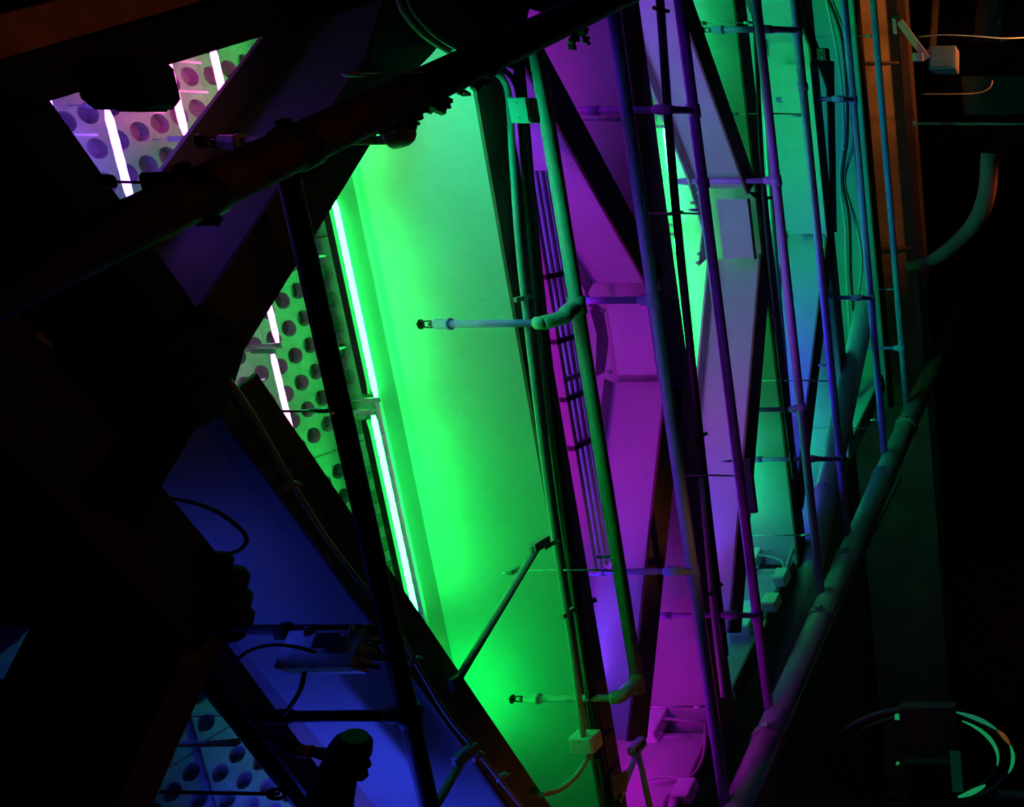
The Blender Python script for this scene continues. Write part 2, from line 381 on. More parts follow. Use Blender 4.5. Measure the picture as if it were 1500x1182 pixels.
# bay by the blue braces
for (pa, pb, s_, lb) in (((-1.95, 4.66), (-2.95, 5.0), 5, 'blue tube light hidden between the brown corner beam and the blue brace'), ((-3.75, 4.95), (-4.95, 5.1), 72, 'blue tube light just below the picture under the perforated deck')):
    ftube(0, 0, 0, 0, 'blue', s_, lb, r=.022, ab=(Vector((*pa, CAM.z+5.2)), Vector((*pb, CAM.z+5.2))), hw=.05)
hid(-4.3, -3.4, 6.55, 5.4, 'forest', 34, 'behind the blue brace along the nearest girder')
def along(p, q, z, off, t0, t1, col, s, label):     # unseen tubes added behind a brace to even out the green web
    a, b = W(*p, 4.5), W(*q, 4.5); d = (b-a).normalized(); n = Vector((-d.y, d.x, 0)); n = n if n.y > 0 else -n
    a, b = L(a, b, t0)+n*off, L(a, b, t1)+n*off; a.z = b.z = CAM.z+z; k = max(1, round((b-a).length/1.25))
    for i in range(k):
        ftube(0, 0, 0, 0, col, s, label+(', upper one', ', lower one', ', lowest one')[i], group='unseen tube lights added behind the nearest braces', r=.022, ab=(L(a, b, i/k+.02), L(a, b, (i+1)/k-.02)), hw=.30)
along((580, 20), (300, 445), 4.80, .36, -.1, .75, 'aqua', 42, 'blue green tube light added behind the purple brace')
along((320, 600), (740, 1180), 4.90, .36, .1, .78, 'forest', 15, 'green tube light added behind the blue brace')
# second bay
hid(-.45, .85, 7.3, 5.25, 'violet', 20, 'above the nearest girder, upper end')
hid(-3.0, -.5, 7.3, 5.25, 'magenta', 26, 'above the middle of the nearest girder')
hid(-4.5, -3.1, 7.3, 5.25, 'blue', 20, 'above the nearest girder, lower end')
hid(-4.6, 1.6, 7.5, 4.90, 'violet', 11, 'added low beside the nearest girder flange')
hid(.0, 1.6, 8.40, 5.45, 'magenta', 6, 'in the upper wedge of the second bay')
hid(-4.6, -3.3, 8.40, 5.45, 'magenta', 6, 'in the lower wedge of the second bay')
hid(-5.4, -4.6, 7.7, 5.25, 'magenta', 44, 'added by the foot of the second bay')  # added to throw magenta on the main and edge girder
# third bay
hid(.0, 1.3, 9.15, 5.25, 'violet', 34, 'above the second girder, upper end')
hid(-1.3, -.1, 9.15, 5.25, 'teal', 34, 'above the second girder by its node')
hid(-2.9, -1.5, 9.15, 5.25, 'purple', 24, 'above the second girder below its node')
hid(-4.4, -3.0, 9.15, 5.25, 'blue', 34, 'above the second girder, lower end')
hid(-4.4, 1.6, 9.25, 4.92, 'purple', 9, 'added low beside the second girder flange')
hid(.6, 1.9, 10.45, 5.2, 'jade', 26, 'in the upper wedge of the third bay')
hid(-4.2, -3.0, 10.45, 5.2, 'jade', 30, 'in the lower wedge of the third bay')
# fourth bay
hid(-.9, 2.1, 11.25, 5.2, 'jade', 50, 'above the third girder, upper half')
hid(-1.3, -.9, 11.25, 5.2, 'aqua', 40, 'above the middle of the third girder')
hid(-4.3, -1.3, 11.25, 5.2, 'blue', 44, 'above the third girder, lower half')
hid(-4.3, 2.0, 11.4, 4.82, 'violet', 4, 'added low beside the third girder flange')
hid(-4.2, -2.9, 12.5, 5.3, 'forest', 20, 'in the lower wedge of the fourth bay')
# fifth bay
hid(.9, 3.4, 13.2, 5.0, 'forest', 24, 'above the fourth girder, upper half')
hid(-.3, .9, 13.2, 5.0, 'azure', 16, 'above the middle of the fourth girder')
hid(-4.2, -.4, 13.2, 5.0, 'forest', 22, 'above the fourth girder, lower half')
hid(-4.2, 2.4, 13.09, 4.76, 'blue', 6, 'added low beside the fourth girder flange')

# ------------------------------------------------------------------ sprinkler pipes
ZP = 4.2
def sprinkler(base, up, t, m=PIPE, s=1.0):      # parts: bushing with collar, frame arms and deflector
    h = up.normalized(); b = MB()
    b.tube([base, base+h*.02, base+h*.02, base+h*.10, base+h*.10, base+h*.115], [.040*s, .040*s, .034*s, .034*s, .026*s, .022*s], 12)
    o = b.obj('reducer', m, t)
    a = MB(); side = Vector((1, 0, 0)); q = base+h*.115
    for sg in (-1, 1):
        a.tube([q, q+h*.02+side*sg*.022*s, q+h*.06+side*sg*.020*s, q+h*.085], .006*s, 6)
    a.tube([q, q+h*.03], .014*s, 8); a.tube([q+h*.085, q+h*.09], .034*s, 12); a.tube([q+h*.09, q+h*.12], .004, 5)
    a.obj('sprinkler_head', BRASS, o)
    return o
def branch(pA, pB, label, risers=(), rods=(), r=.045, z=ZP, ex=(.0, .0), couple=(), fixY=None, m=PIPE2):
    a, b = W(*pA, z), W(*pB, z); y = fixY or (a.y+b.y)/2
    a.y = b.y = y; a.x += ex[0]; b.x -= ex[1]
    t = thing('sprinkler_pipe', label, 'pipe', (a.x, y, a.z))
    MB().tube([a, b], r, 18).obj('pipe', m, t)
    for v in couple:
        x = Wy(*v, y).x; MB().tube([(x-.04, y, a.z), (x+.04, y, a.z)], r*1.25, 16).box((x, y+r*1.3, a.z), (.05, .05, .03)).obj('coupling', m, t)
    for (u0, u1, v, rr, head, *off) in risers:
        yr = y-(off[0] if off else 0)
        e = Wy(u1, v, yr); p = Vector((e.x, y, a.z))
        if yr != y:
            j = Vector((Wy(u0, v, y).x, y, a.z)); q = Vector((e.x, yr, a.z))
            MB().tube([j, q], rr*1.1, 12).tube([q-Vector((0, 0, rr)), q+Vector((0, 0, .05))], rr*1.3, 12).obj('arm', m, t)
            MB().tube([j-Vector((.055, 0, 0)), j+Vector((.055, 0, 0))], r*1.22, 16).obj('tee', m, t)
            p = q
        c = MB().tube([p+Vector((0, 0, .0)), p+Vector((0, 0, .05)), p+Vector((0, 0, .09)), p+Vector((0, 0, .12))], [r*.9, r*.95, rr*1.5, rr*1.2], 14)
        if yr == y: c.tube([p-Vector((.055, 0, 0)), p+Vector((.055, 0, 0))], r*1.22, 16)
        c.obj('tee', m, t)
        tp = e-Vector((0, 0, .23)) if head else e
        MB().tube([p+Vector((0, 0, .1)), tp], rr, 12).obj('riser', m, t)
        if head: sprinkler(tp, Vector((0, 0, 1)), t, m)
        else: MB().tube([tp-Vector((0, 0, .16)), tp-Vector((0, 0, .05))], rr*1.35, 12).obj('collar', m, t)
    for (u0, u1, v, *off) in rods:
        yr = y-(off[0] if off else 0)
        e = Wy(u1, v, yr); p = Vector((e.x, y, a.z))
        h = MB(); h.tube([Vector((p.x, yr, a.z)), Vector((p.x, yr, e.z))], .007, 6)
        if yr != y: h.tube([Vector((Wy(u0, v, y).x, y, a.z+r)), Vector((p.x, yr, a.z+r))], .009, 6)
        h.tube([Vector((p.x, y, a.z+r)), Vector((p.x, y, a.z+r+.10))], .014, 8)
        h.tube([Vector((p.x, y-r*1.12, a.z)), Vector((p.x+.0, y, a.z+r*1.25)), Vector((p.x, y+r*1.12, a.z))], .008, 6)
        h.box((p.x, yr, e.z), (.035, .09, .03)); h.tube([Vector((p.x, yr-.04, e.z+.005)), Vector((p.x, yr-.04, e.z+.05))], .009, 6)
        h.obj('hanger_rod', GALV, t)
    return t, y, a.z
branch((427, 235), (621, 1182), 'nearest sprinkler pipe, a thick black line in front of the green tubes', risers=[(594, 380, 1050, .030, False)], rods=[(484, 355, 603)], ex=(.0, .6), couple=[(594, 1050)], m=DARK)
t1, y1, z1 = branch((800, 75), (925, 1025), 'sprinkler pipe lit green on one side, elbow at its lower end', rods=[(905, 752, 836, .24)], m=PIPE)
y = y1
p = Wy(846, 447, y); p.z = z1
q1 = Wy(826, 464, y-.14); q2 = Wy(800, 473, y-.25); q3 = Wy(652, 473, y-.25)
MB().tube(curve([p, L(p, q1, .5)+Vector((.0, -.04, 0)), q1, q2+Vector((0, 0, .02))], 5), [.048]*16, 14).obj('elbow_arm', PIPE, t1)
MB().tube([q2, q2+Vector((0, 0, .07))], .042, 14).obj('collar', PIPE, t1)
MB().tube([q2, Vector((q2.x, q2.y, q3.z))], .026, 12).obj('riser', PIPE2, t1)
sprinkler(Vector((q2.x, q2.y, q3.z-.04)), Vector((0, 0, 1)), t1, PIPE2)
MB().tube([p-Vector((.06, 0, 0)), p+Vector((.06, 0, 0))], .057, 16).obj('tee', PIPE, t1)
e = Wy(745, 1024, y-.25); p = Vector((e.x, y, z1)); pr = Vector((e.x, y-.25, z1))
MB().tube(curve([p+Vector((.05, 0, 0)), p+Vector((.0, -.03, 0)), L(p, pr, .5), pr+Vector((0, .03, 0)), pr+Vector((0, 0, .06))], 4), .050, 14).obj('elbow', PIPE, t1)
MB().tube([pr, Vector((pr.x, pr.y, e.z-.23))], .026, 12).obj('riser', PIPE, t1)
sprinkler(Vector((pr.x, pr.y, e.z-.23)), Vector((0, 0, 1)), t1)
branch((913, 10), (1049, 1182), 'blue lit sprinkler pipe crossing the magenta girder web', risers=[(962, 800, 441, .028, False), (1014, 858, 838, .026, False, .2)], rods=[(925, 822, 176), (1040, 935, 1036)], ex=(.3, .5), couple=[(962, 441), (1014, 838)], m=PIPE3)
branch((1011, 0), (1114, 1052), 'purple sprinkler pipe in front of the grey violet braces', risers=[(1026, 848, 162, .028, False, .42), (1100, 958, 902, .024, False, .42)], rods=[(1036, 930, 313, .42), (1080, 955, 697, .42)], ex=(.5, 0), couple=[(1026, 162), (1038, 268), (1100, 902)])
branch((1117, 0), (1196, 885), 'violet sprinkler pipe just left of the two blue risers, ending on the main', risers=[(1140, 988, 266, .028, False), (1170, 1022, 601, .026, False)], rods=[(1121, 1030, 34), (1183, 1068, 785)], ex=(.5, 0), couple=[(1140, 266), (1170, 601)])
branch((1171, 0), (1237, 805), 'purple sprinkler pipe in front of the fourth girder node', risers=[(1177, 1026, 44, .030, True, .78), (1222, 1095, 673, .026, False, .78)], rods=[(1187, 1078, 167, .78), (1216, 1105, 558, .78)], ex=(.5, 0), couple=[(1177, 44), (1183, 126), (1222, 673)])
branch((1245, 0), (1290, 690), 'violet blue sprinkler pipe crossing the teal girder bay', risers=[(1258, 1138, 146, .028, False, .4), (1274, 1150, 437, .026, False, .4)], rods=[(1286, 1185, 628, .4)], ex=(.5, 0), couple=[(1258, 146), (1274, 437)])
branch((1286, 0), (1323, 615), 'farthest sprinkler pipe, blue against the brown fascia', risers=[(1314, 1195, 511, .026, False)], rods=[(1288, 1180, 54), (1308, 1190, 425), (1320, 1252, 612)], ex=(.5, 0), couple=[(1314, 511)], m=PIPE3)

# water mains
def main_pipe(pa, pb, z, r, m, label, clamps=(), ex=(0, 0), name='main_pipe', cm=None, n=24):
    a, b = W(*pa, z), W(*pb, z); d = (b-a).normalized(); a -= d*ex[0]; b += d*ex[1]
    t = thing(name, label, 'pipe', a)
    MB().tube([a, b], r, n).obj('pipe', m, t)
    for (u, v) in clamps:
        c = W(u, v, z); k = (c-a).dot(d); c = a+d*k; s = d.cross(Vector((0, 0, 1)))
        q = MB().tube([c-d*.045, c-d*.035, c+d*.035, c+d*.045], [r*1.05, r*1.13, r*1.13, r*1.05], n)
        for sg in (-1, 1):
            q.box(c+s*sg*(r*1.15), (.05, r*.45, r*.4), (d, s, Vector((0, 0, 1))))
            q.tube([c+s*sg*r*1.25-Vector((0, 0, r*.35)), c+s*sg*r*1.25+Vector((0, 0, r*.35))], r*.09, 6)
        q.obj('grooved_clamp', cm or m, t)
    return t, a, b, d
main_pipe((1082, 1182), (1345, 585), 4.12, .142, PIPE, 'thick water main running into the dark, green and magenta lit', clamps=[(1116, 1050), (1200, 893), (1238, 806), (1292, 690), (1326, 618)], ex=(1.2, .1))
main_pipe((1345, 585), (1414, 440), 4.12, .135, mat('unlit_brown_main', (.16, .08, .05), .8, 0, .3, 5), 'unlit brown end of the thick water main, beyond its green lit part', ex=(-.12, 0.0))  # same main outside the green light, its shade given as brown
bt, ba, bb, bd = main_pipe((-40, 440), (900, -5), 3.75, .085, RUST, 'thick rust brown water main crossing the whole upper left', clamps=[(290, 287), (437, 222), (705, 100)], ex=(1, 1.5), cm=DARK)
# torn lagging on the brown main
lag = MB(); random.seed(11)
for (u, v, s) in ((560, 182, .05), (585, 172, .06), (612, 160, .07), (632, 150, .065), (648, 152, .035), (700, 122, .05), (840, 62, .05), (858, 52, .05), (300, 318, .04), (316, 312, .035), (740, 90, .05), (672, 128, .05)):
    p = W(u, v, 3.72)
    for k in range(4):
        q = p+Vector((random.uniform(-.03, .03), random.uniform(-.03, .03), random.uniform(-.02, .02)))
        R = Matrix.Rotation(random.uniform(0, 3), 3, Vector((random.random(), random.random(), random.random())).normalized())
        lag.box(q, (s*random.uniform(.6, 1.3), s*random.uniform(.5, 1.1), s*random.uniform(.3, .8)), (R.col[0], R.col[1], R.col[2]))
lo = lag.obj('torn_lagging', DARK, bt); lo['kind'] = 'stuff'
main_pipe((1172, 905), (1268, 448), 4.42, .135, PIPE, 'second pipe behind the water main, green above and deep blue below', ex=(2.2, .0), name='rising_pipe', clamps=[(1200, 700)])
# sprinkler drop under the brown main, black against the green web
Yd = W(590, 190, 3.75).y
t = thing('sprinkler_drop', 'dark sprinkler elbow and arm under the brown main, over the green web', 'pipe', Wy(590, 195, Yd))
c = Wy(590, 198, Yd)
MB().tube([Wy(590, 165, Yd), Wy(590, 186, Yd)], .055, 14).tube([Wy(590, 176, Yd), Wy(590, 180, Yd)], .066, 14).obj('outlet', DARK, t)
MB().tube(curve([Wy(590, 180, Yd), Wy(592, 198, Yd), Wy(572, 205, Yd)], 5), .045, 14).obj('elbow', PIPE, t)
MB().tube([Wy(582, 205, Yd), Wy(352, 208, Yd)], .021, 12).obj('riser', PIPE, t)
sprinkler(Wy(356, 208, Yd), Wy(330, 208, Yd)-Wy(352, 208, Yd), t)
# other bits on the brown main
t = thing('pipe_hanger', 'thin hanger rod with clamp crossing the tubes in the top left opening', 'hanger', Wy(240, 268, 3.9))
MB().tube([Wy(150, 266, 3.9), Wy(240, 268, 3.9)], .006, 6).obj('rod', BLACK, t)
MB().bbox(Wy(236, 270, 3.9), (.09, .06, .1), .3).tube([Wy(228, 268, 3.9), Wy(305, 255, 3.9)], .01, 6).obj('clamp', BLACK, t)
MB().bbox(Wy(155, 266, 3.9), (.05, .06, .03), .3).obj('nut', BLACK, t)
t = thing('pipe_hanger', 'dark hanger with small coupling above the brown main at the black brace', 'hanger', Wy(520, 108, 5.0))
MB().tube([Wy(503, 108, 5.0), Wy(532, 109, 5.0)], .014, 8).obj('coupling', PIPE, t)
MB().tube([Wy(500, 107, 5.0), Wy(620, 106, 5.0)], .005, 6).obj('rod', PIPE, t)
t = thing('junction_box', 'black box hanging into the top left opening from the black beam', 'box', Wy(190, 130, 3.6))
MB().bbox(Wy(187, 122, 3.6), (.17, .14, .22), .35).obj('body', BLACK, t)
MB().bbox(Wy(205, 148, 3.6), (.07, .1, .12), .4).obj('gland', BLACK, t)
MB().tube([Wy(120, 95, 3.6), Wy(187, 100, 3.6)], .02, 8).obj('conduit', BLACK, t)

# ------------------------------------------------------------------ conduits along the girders
def run(px, z, r, m, label, clamps=(), name='conduit', cat='conduit', n=10, smooth=6):
    pts = [W(u, v, z if not isinstance(z, (list, tuple)) else z[i]) for i, (u, v) in enumerate(px)]
    t = thing(name, label, cat, pts[0])
    MB().tube(curve(pts, smooth), r, n).obj('pipe', m, t)
    for (u, v) in clamps:
        p = W(u, v, z if not isinstance(z, (list, tuple)) else z[0])
        MB().box(p+Vector((0, 0, .0)), (.03, r*7, .02)).tube([p+Vector((0, r*2.6, -.03)), p+Vector((0, r*2.6, .03))], .009, 6).obj('strut_clamp', BLACK if m is BLACK or m is DARK else PAINT, t)
    return t
run([(690, 88), (722, 104), (738, 118), (746, 150), (752, 250), (764, 400), (800, 700), (835, 930), (855, 1078)], 4.42, .021, PIPE, 'green conduit bending down the edge of the nearest girder', clamps=[(765, 437), (806, 797), (833, 897)])
run([(700, 80), (735, 100), (757, 128), (764, 200), (781, 400), (815, 700), (850, 940), (873, 1110)], 4.42, .018, DARK, 'dark violet conduit beside the green conduit under the nearest girder')
run([(580, -12), (592, 20), (618, 50), (650, 72), (684, 90)], 4.3, .014, PIPE, 'curved green and violet cable above the brown main at the top edge')
run([(596, -12), (604, 15), (632, 48), (665, 70), (700, 86)], 4.3, .010, PIPE, 'second thinner curved cable above the brown main at the top edge')
run([(756, 60), (765, 150), (787, 400), (822, 700), (856, 950), (893, 1182)], 4.40, .034, BLACK, 'thick black conduit under the nearest girder flange', clamps=[(858, 888), (880, 1080)])
run([(966, -10), (985, 250), (1010, 500), (1036, 740), (1062, 960)], 4.35, .034, BLACK, 'thick black conduit beside the second girder and the thin green tubes', clamps=[(968, 14), (989, 312), (1025, 640), (1048, 863)])
run([(1104, -10), (1120, 300), (1146, 560), (1163, 700)], 4.36, .022, BLACK, 'thin black conduit under the third girder flange', clamps=[(1125, 290), (1136, 460), (1158, 656)])
run([(1116, 60), (1130, 300), (1152, 560), (1170, 770)], 4.55, .028, PIPE, 'blue and green lit conduit above the third girder flange')
run([(1028, 700), (1046, 900), (1060, 1020)], 4.36, .026, PIPE, 'magenta conduit along the lower second girder flange')
run([(1320, 700), (1238, 870), (1098, 1196)], 3.95, .010, RUST, 'thin rust red rod alongside the thick water main')
run([(335, 555), (368, 604), (425, 702), (480, 790), (548, 878), (583, 925), (650, 1040), (700, 1102), (772, 1192)], 4.40, .011, PIPE, 'thin violet conduit along the dark flange of the blue brace', clamps=[(425, 712), (606, 968), (700, 1108), (735, 1138)])
# ribbed cable tray seen in magenta light behind the first girder
t = thing('cable_tray', 'magenta lit ribbed tray of three conduits behind the nearest girder', 'cable tray', W(812, 500, 4.75))
ya = W(800, 400, 4.75).y
xs, xe = W(790, 250, 4.75).x, W(855, 850, 4.75).x
for k, (dy, r) in enumerate(((0, .022), (.075, .018), (.14, .022), (.20, .016))):
    MB().tube([(xs, ya+dy, CAM.z+4.75), (xe, ya+dy, CAM.z+4.75)], r, 10).obj('conduit', PAINT, t)
for v in (402, 500, 560, 590, 668):
    x = W(815, v, 4.75).x
    MB().box((x, ya+.1, CAM.z+4.75), (.035, .30, .055)).obj('cross_strut', DARK if v != 560 else PAINT, t)
MB().box(((xs+xe)/2, ya-.04, CAM.z+4.76), (abs(xe-xs), .006, .07)).obj('side_rail', PAINT, t)

# ------------------------------------------------------------------ boxes
def jbox(c, sz, label, m=WHITE, ax=None, name='junction_box', cover=True, knobs=()):
    t = thing(name, label, 'box', c)
    MB().bbox(c, sz, .12, ax).obj('body', m, t)
    A = ax or (Vector((1, 0, 0)), Vector((0, 1, 0)), Vector((0, 0, 1)))
    if cover:
        MB().box(Vector(c)-A[1]*(sz[1]/2+.004), (sz[0]*.86, .008, sz[2]*.86), A).obj('cover_plate', m, t)
    for sx in (-1, 1):
        MB().tube([Vector(c)+A[0]*sx*sz[0]*.3-A[1]*(sz[1]/2+.012), Vector(c)+A[0]*sx*sz[0]*.3-A[1]*(sz[1]/2)], .006, 8).obj('screw', GALV, t)
    return t
jbox(Wy(768, 162, 6.55), (.15, .10, .12), 'small square box under the top of the nearest girder edge, green face')
jbox(Wy(858, 1086, 6.6), (.13, .12, .17), 'green junction box where the girder conduit ends')
run([(868, 1098), (845, 1135), (820, 1156), (792, 1164)], 4.42, .02, PIPE, 'short green conduit elbow below the green junction box')
# ballast on the blue brace, turned along it
d = (W(740, 1180, 4.5)-W(320, 600, 4.5)).normalized(); n = Vector((-d.y, d.x, 0)); n = n if n.y > 0 else -n
ang = Matrix.Rotation(math.radians(43), 3, 'Z'); dx = Vector((1, 0, 0)); dx = ang @ dx; ny = ang @ Vector((0, 1, 0)); Z = Vector((0, 0, 1))
Yb = 4.95
t = thing('ballast_box', 'grey ballast box with bright lower face, hung in front of the blue brace', 'ballast', Wy(485, 955, Yb))
MB().bbox(Wy(482, 955, Yb), (.20, .14, .40), .06, (dx, ny, Z)).obj('body', GALV, t)
MB().box(Wy(492, 944, Yb)-ny*.075, (.08, .006, .12), (dx, ny, Z)).obj('rating_plate', BLACK, t)
for dz in (-.12, .12): MB().tube([Wy(482, 930, Yb)+Z*dz, Wy(482, 918, Yb)+Z*dz], .012, 8).obj('hanger', GALV, t)
for (u, v) in ((545, 938), (548, 960), (540, 975)):
    MB().tube([Wy(u-12, v, Yb-.03), Wy(u+14, v+2, Yb-.03)], .014, 8).obj('cable_gland', BLACK, t)
t = thing('support_bar', 'black horizontal bar holding the ballast box before the blue brace', 'bar', Wy(330, 926, 5.0))
MB().tube([Wy(300, 922, 5.02), Wy(565, 922, 5.02)], .028, 8).obj('bar', BLACK, t)
MB().box(Wy(415, 924, 5.0), (.07, .07, .05)).obj('clip', BLACK, t)
MB().box(Wy(330, 924, 5.0), (.08, .08, .05)).obj('clip', BLACK, t)
def cable(pts, Y, r, label, m=WIRE, name='cable', cat='cable'):
    P = [Wy(u, v, Y if not isinstance(Y, (list, tuple)) else Y[i]) for i, (u, v) in enumerate(pts)]
    o = MB().tube(curve(P, 8), r, 8).obj(name, m); return tag(o, label, cat)
cable([(250, 730), (285, 737), (322, 752), (352, 775), (361, 792), (350, 806), (325, 813)], 4.6, .009, 'loose black cable loop before the deep blue brace')
cable([(340, 975), (362, 955), (395, 945), (430, 947), (462, 955)], 4.75, .009, 'black cable arching from the lower left beam to the ballast box')
cable([(446, 985), (440, 1010), (425, 1035), (414, 1048)], 4.85, .011, 'short black cable hanging under the ballast box')
cable([(538, 942), (552, 948), (556, 958), (545, 964), (570, 968)], 4.7, .009, 'tight black cable loop at the right of the ballast box')
# dark grooved tee at the bottom
t = thing('pipe_tee', 'black grooved pipe tee with an orange tag, silhouetted on the blue brace', 'pipe fitting', Wy(505, 1150, 4.45))
MB().tube([Wy(470, 1215, 4.45), Wy(482, 1175, 4.45), Wy(492, 1140, 4.45), Wy(504, 1115, 4.45), Wy(512, 1100, 4.45), Wy(517, 1086, 4.45), Wy(520, 1078, 4.45)], [.13, .10, .088, .084, .092, .080, .055], 16).obj('body', BLACK, t)
MB().tube([Wy(500, 1112, 4.45), Wy(482, 1106, 4.45), Wy(462, 1102, 4.45)], [.05, .032, .026], 12).obj('side_arm', BLACK, t)
MB().tube([Wy(456, 1101, 4.45), Wy(437, 1100, 4.45)], .030, 12).obj('orange_tag', ORANGE, t)['label'] = 'orange band'
MB().tube([Wy(436, 1099, 4.45), Wy(395, 1075, 4.5)], .032, 12).obj('side_arm', BLACK, t)
for q in ((532, 1092), (534, 1120), (530, 1135)):
    MB().bbox(Wy(*q, 4.42), (.05, .05, .03), .3).obj('bolt_lug', BLACK, t)
t = thing('pipe_hanger', 'black eye rod crossing the blue perforated ceiling at the bottom', 'hanger', Wy(410, 1163, 4.3))
MB().tube([Wy(235, 1160, 4.3), Wy(408, 1163, 4.3)], .009, 8).obj('rod', BLACK, t)
MB().tube([Wy(405+13*math.cos(k*.6), 1163+7*math.sin(k*.6), 4.3) for k in range(11)], .010, 6).obj('eye', BLACK, t)
t = thing('tube_bracket', 'thin pale blue bracket under the lower left perforated ceiling', 'bracket', Wy(300, 1088, 4.6))
MB().box(Wy(308, 1089, 4.6), (.02, .03, .28)).obj('arm', PAINT, t)
MB().tube([Wy(262, 1093, 4.6), Wy(352, 1082, 4.6)], .005, 6).obj('wire', PAINT, t)

t = thing('cable_bundle', 'lumpy black cable bundle at the lower left beam node before the blue brace', 'cable', Wy(335, 870, 4.3))
mm = MB()
for (u, v, r) in ((322, 822, .05), (338, 848, .07), (334, 880, .09), (345, 905, .07), (338, 925, .06), (315, 900, .10)):
    p = Wy(u, v, 4.3); mm.tube([p-Vector((r*.9, 0, 0)), p-Vector((r*.6, 0, 0)), p, p+Vector((r*.6, 0, 0)), p+Vector((r*.9, 0, 0))], [r*.3, r*.8, r, r*.8, r*.3], 10)
mm.obj('bundle', BLACK, t)
# sway braces
def brace(p, q, zp, zq, r, label):
    a, b = W(*p, zp), W(*q, zq); t = thing('sway_brace', label, 'brace', a)
    MB().tube([a, b], r, 10).obj('rod', PIPE, t)
    MB().box(a, (.06, .16, .05)).tube([a+Vector((0, -.1, 0)), a+Vector((0, .1, 0))], .014, 8).obj('clamp', PIPE, t)
    MB().box(b, (.08, .08, .03)).obj('foot_plate', DARK, t)
brace((790, 797), (668, 1000), 4.42, 4.40, .024, 'slanting green sway brace across the lower green web')
brace((682, 1105), (630, 1195), 4.40, 4.36, .026, 'short blue sway brace at the foot of the blue brace')
brace((935, 1095), (905, 1175), 4.42, 4.3, .024, 'short violet pipe leg of the inverted V at the bottom')
brace((932, 1092), (955, 1195), 4.42, 4.3, .022, 'dark violet pipe leg beside the magenta transverse girder')

# fixtures on the transverse girders
def ballast(u, v, sz, label):
    c = WS(u, v, sz[0]/2+.005); t = thing('ballast_box', label, 'ballast', c); ax = (SN, SD, Vector((0, 0, 1)))
    MB().bbox(c, sz, .1, ax).obj('body', WHITE, t)
    MB().box(c+SN*(sz[0]/2+.003), (.006, sz[1]*.9, sz[2]*.9), ax).obj('lid', WHITE, t)
    for s in (-.3, .3):
        e = c+SD*sz[1]*s-Vector((0, 0, sz[2]/2)); MB().tube([e, e-Vector((0, 0, .05))], .014, 8).obj('gland', GALV, t)
    return t
ballast(953, 1063, (.14, .30, .22), 'bright magenta ballast box low on the skew edge girder')
ballast(1096, 822, (.14, .34, .22), 'white ballast box, upper one on the teal edge girder')
ballast(1092, 905, (.14, .40, .22), 'pinkish white ballast box, lower one beside the purple pipe')
SX = (SN, SD, Vector((0, 0, 1)))
jbox(WS(1145, 845, .2), (.14, .16, .13), 'small purple junction box above the thick main, upper of two', ax=SX)
jbox(WS(1130, 882, .2), (.14, .16, .15), 'small violet junction box above the thick main, lower of two', ax=SX)
jbox(WS(1063, 1022, .1), (.12, .13, .13), 'small magenta junction box at the end of the magenta conduit', ax=SX)
jbox(WS(1004, 1158, .1), (.14, .18, .15), 'violet junction box in the bottom edge of the photo', ax=SX)
jbox(Wy(1206, 80, 12.5), (.14, .12, .11), 'dark green box at the top of the cable bay', m=DARK)
def wires(label, segs, m, loc):
    t = thing('conduit', label, 'conduit', loc)
    for pts, r in segs:
        P = [WS(u, v, .12) for u, v in pts]
        MB().tube(curve(P, 5) if len(P) > 2 else P, r, 8).obj('pipe', m, t)
wires('galvanised conduits linking the white ballast boxes above the thick main', [([(1106, 813), (1125, 815), (1145, 822), (1148, 835)], .014), ([(1166, 790), (1150, 838)], .022), ([(1140, 855), (1132, 874)], .016), ([(1118, 890), (1114, 903), (1121, 912), (1111, 928)], .018), ([(1106, 838), (1140, 838)], .012), ([(1108, 805), (1130, 806)], .010)], PIPE, WS(1145, 820, .12))
wires('magenta lit conduits around the lower magenta ballast box', [([(972, 1052), (1032, 1058)], .014), ([(972, 1080), (1012, 1079)], .012), ([(948, 1142), (975, 1137), (1000, 1140), (1020, 1130), (1032, 1100), (1033, 1060)], .016), ([(978, 1165), (968, 1195)], .025), ([(992, 1168), (984, 1195)], .025)], PIPE, WS(1000, 1060, .12))
plate([(900, 1140), (918, 1128), (918, 1160), (905, 1172)], 4.3, .012, CONC, 'small tan tag plate by the violet pipe legs', name='tag_plate')
t = thing('cover_panel', 'narrow dark blue panel hanging beside the purple pipe', 'panel', W(1098, 712, 4.4))
MB().box(W(1097, 712, 4.4), (.55, .05, .10)).obj('panel', DARK, t)

# cables draped in the last bay
for k, (pts, lb) in enumerate((
    ([(1214, 0), (1232, 50), (1240, 120), (1241, 200), (1234, 262), (1244, 320), (1246, 400), (1250, 455)], 'sagging cable in the last bay that crosses the black clip'),
    ([(1216, -5), (1240, 60), (1252, 140), (1250, 210), (1237, 265), (1252, 320), (1262, 380), (1256, 440)], 'sagging cable in the last bay, right hand one of the bundle'),
    ([(1210, 0), (1228, 90), (1236, 190), (1230, 262), (1238, 330), (1240, 400), (1246, 520), (1250, 640)], 'sagging cable in the last bay, left hand one of the bundle'),
    ([(1258, 540), (1256, 580), (1262, 610), (1255, 640)], 'short cable under the green rising pipe'))):
    cable(pts, 13.9+.08*k, .022, lb, m=PIPE if k else DARK)
cable([(1205, 215), (1222, 217), (1238, 218)], 13.7, .010, 'small clip wire tying the sagging cables', m=PIPE)

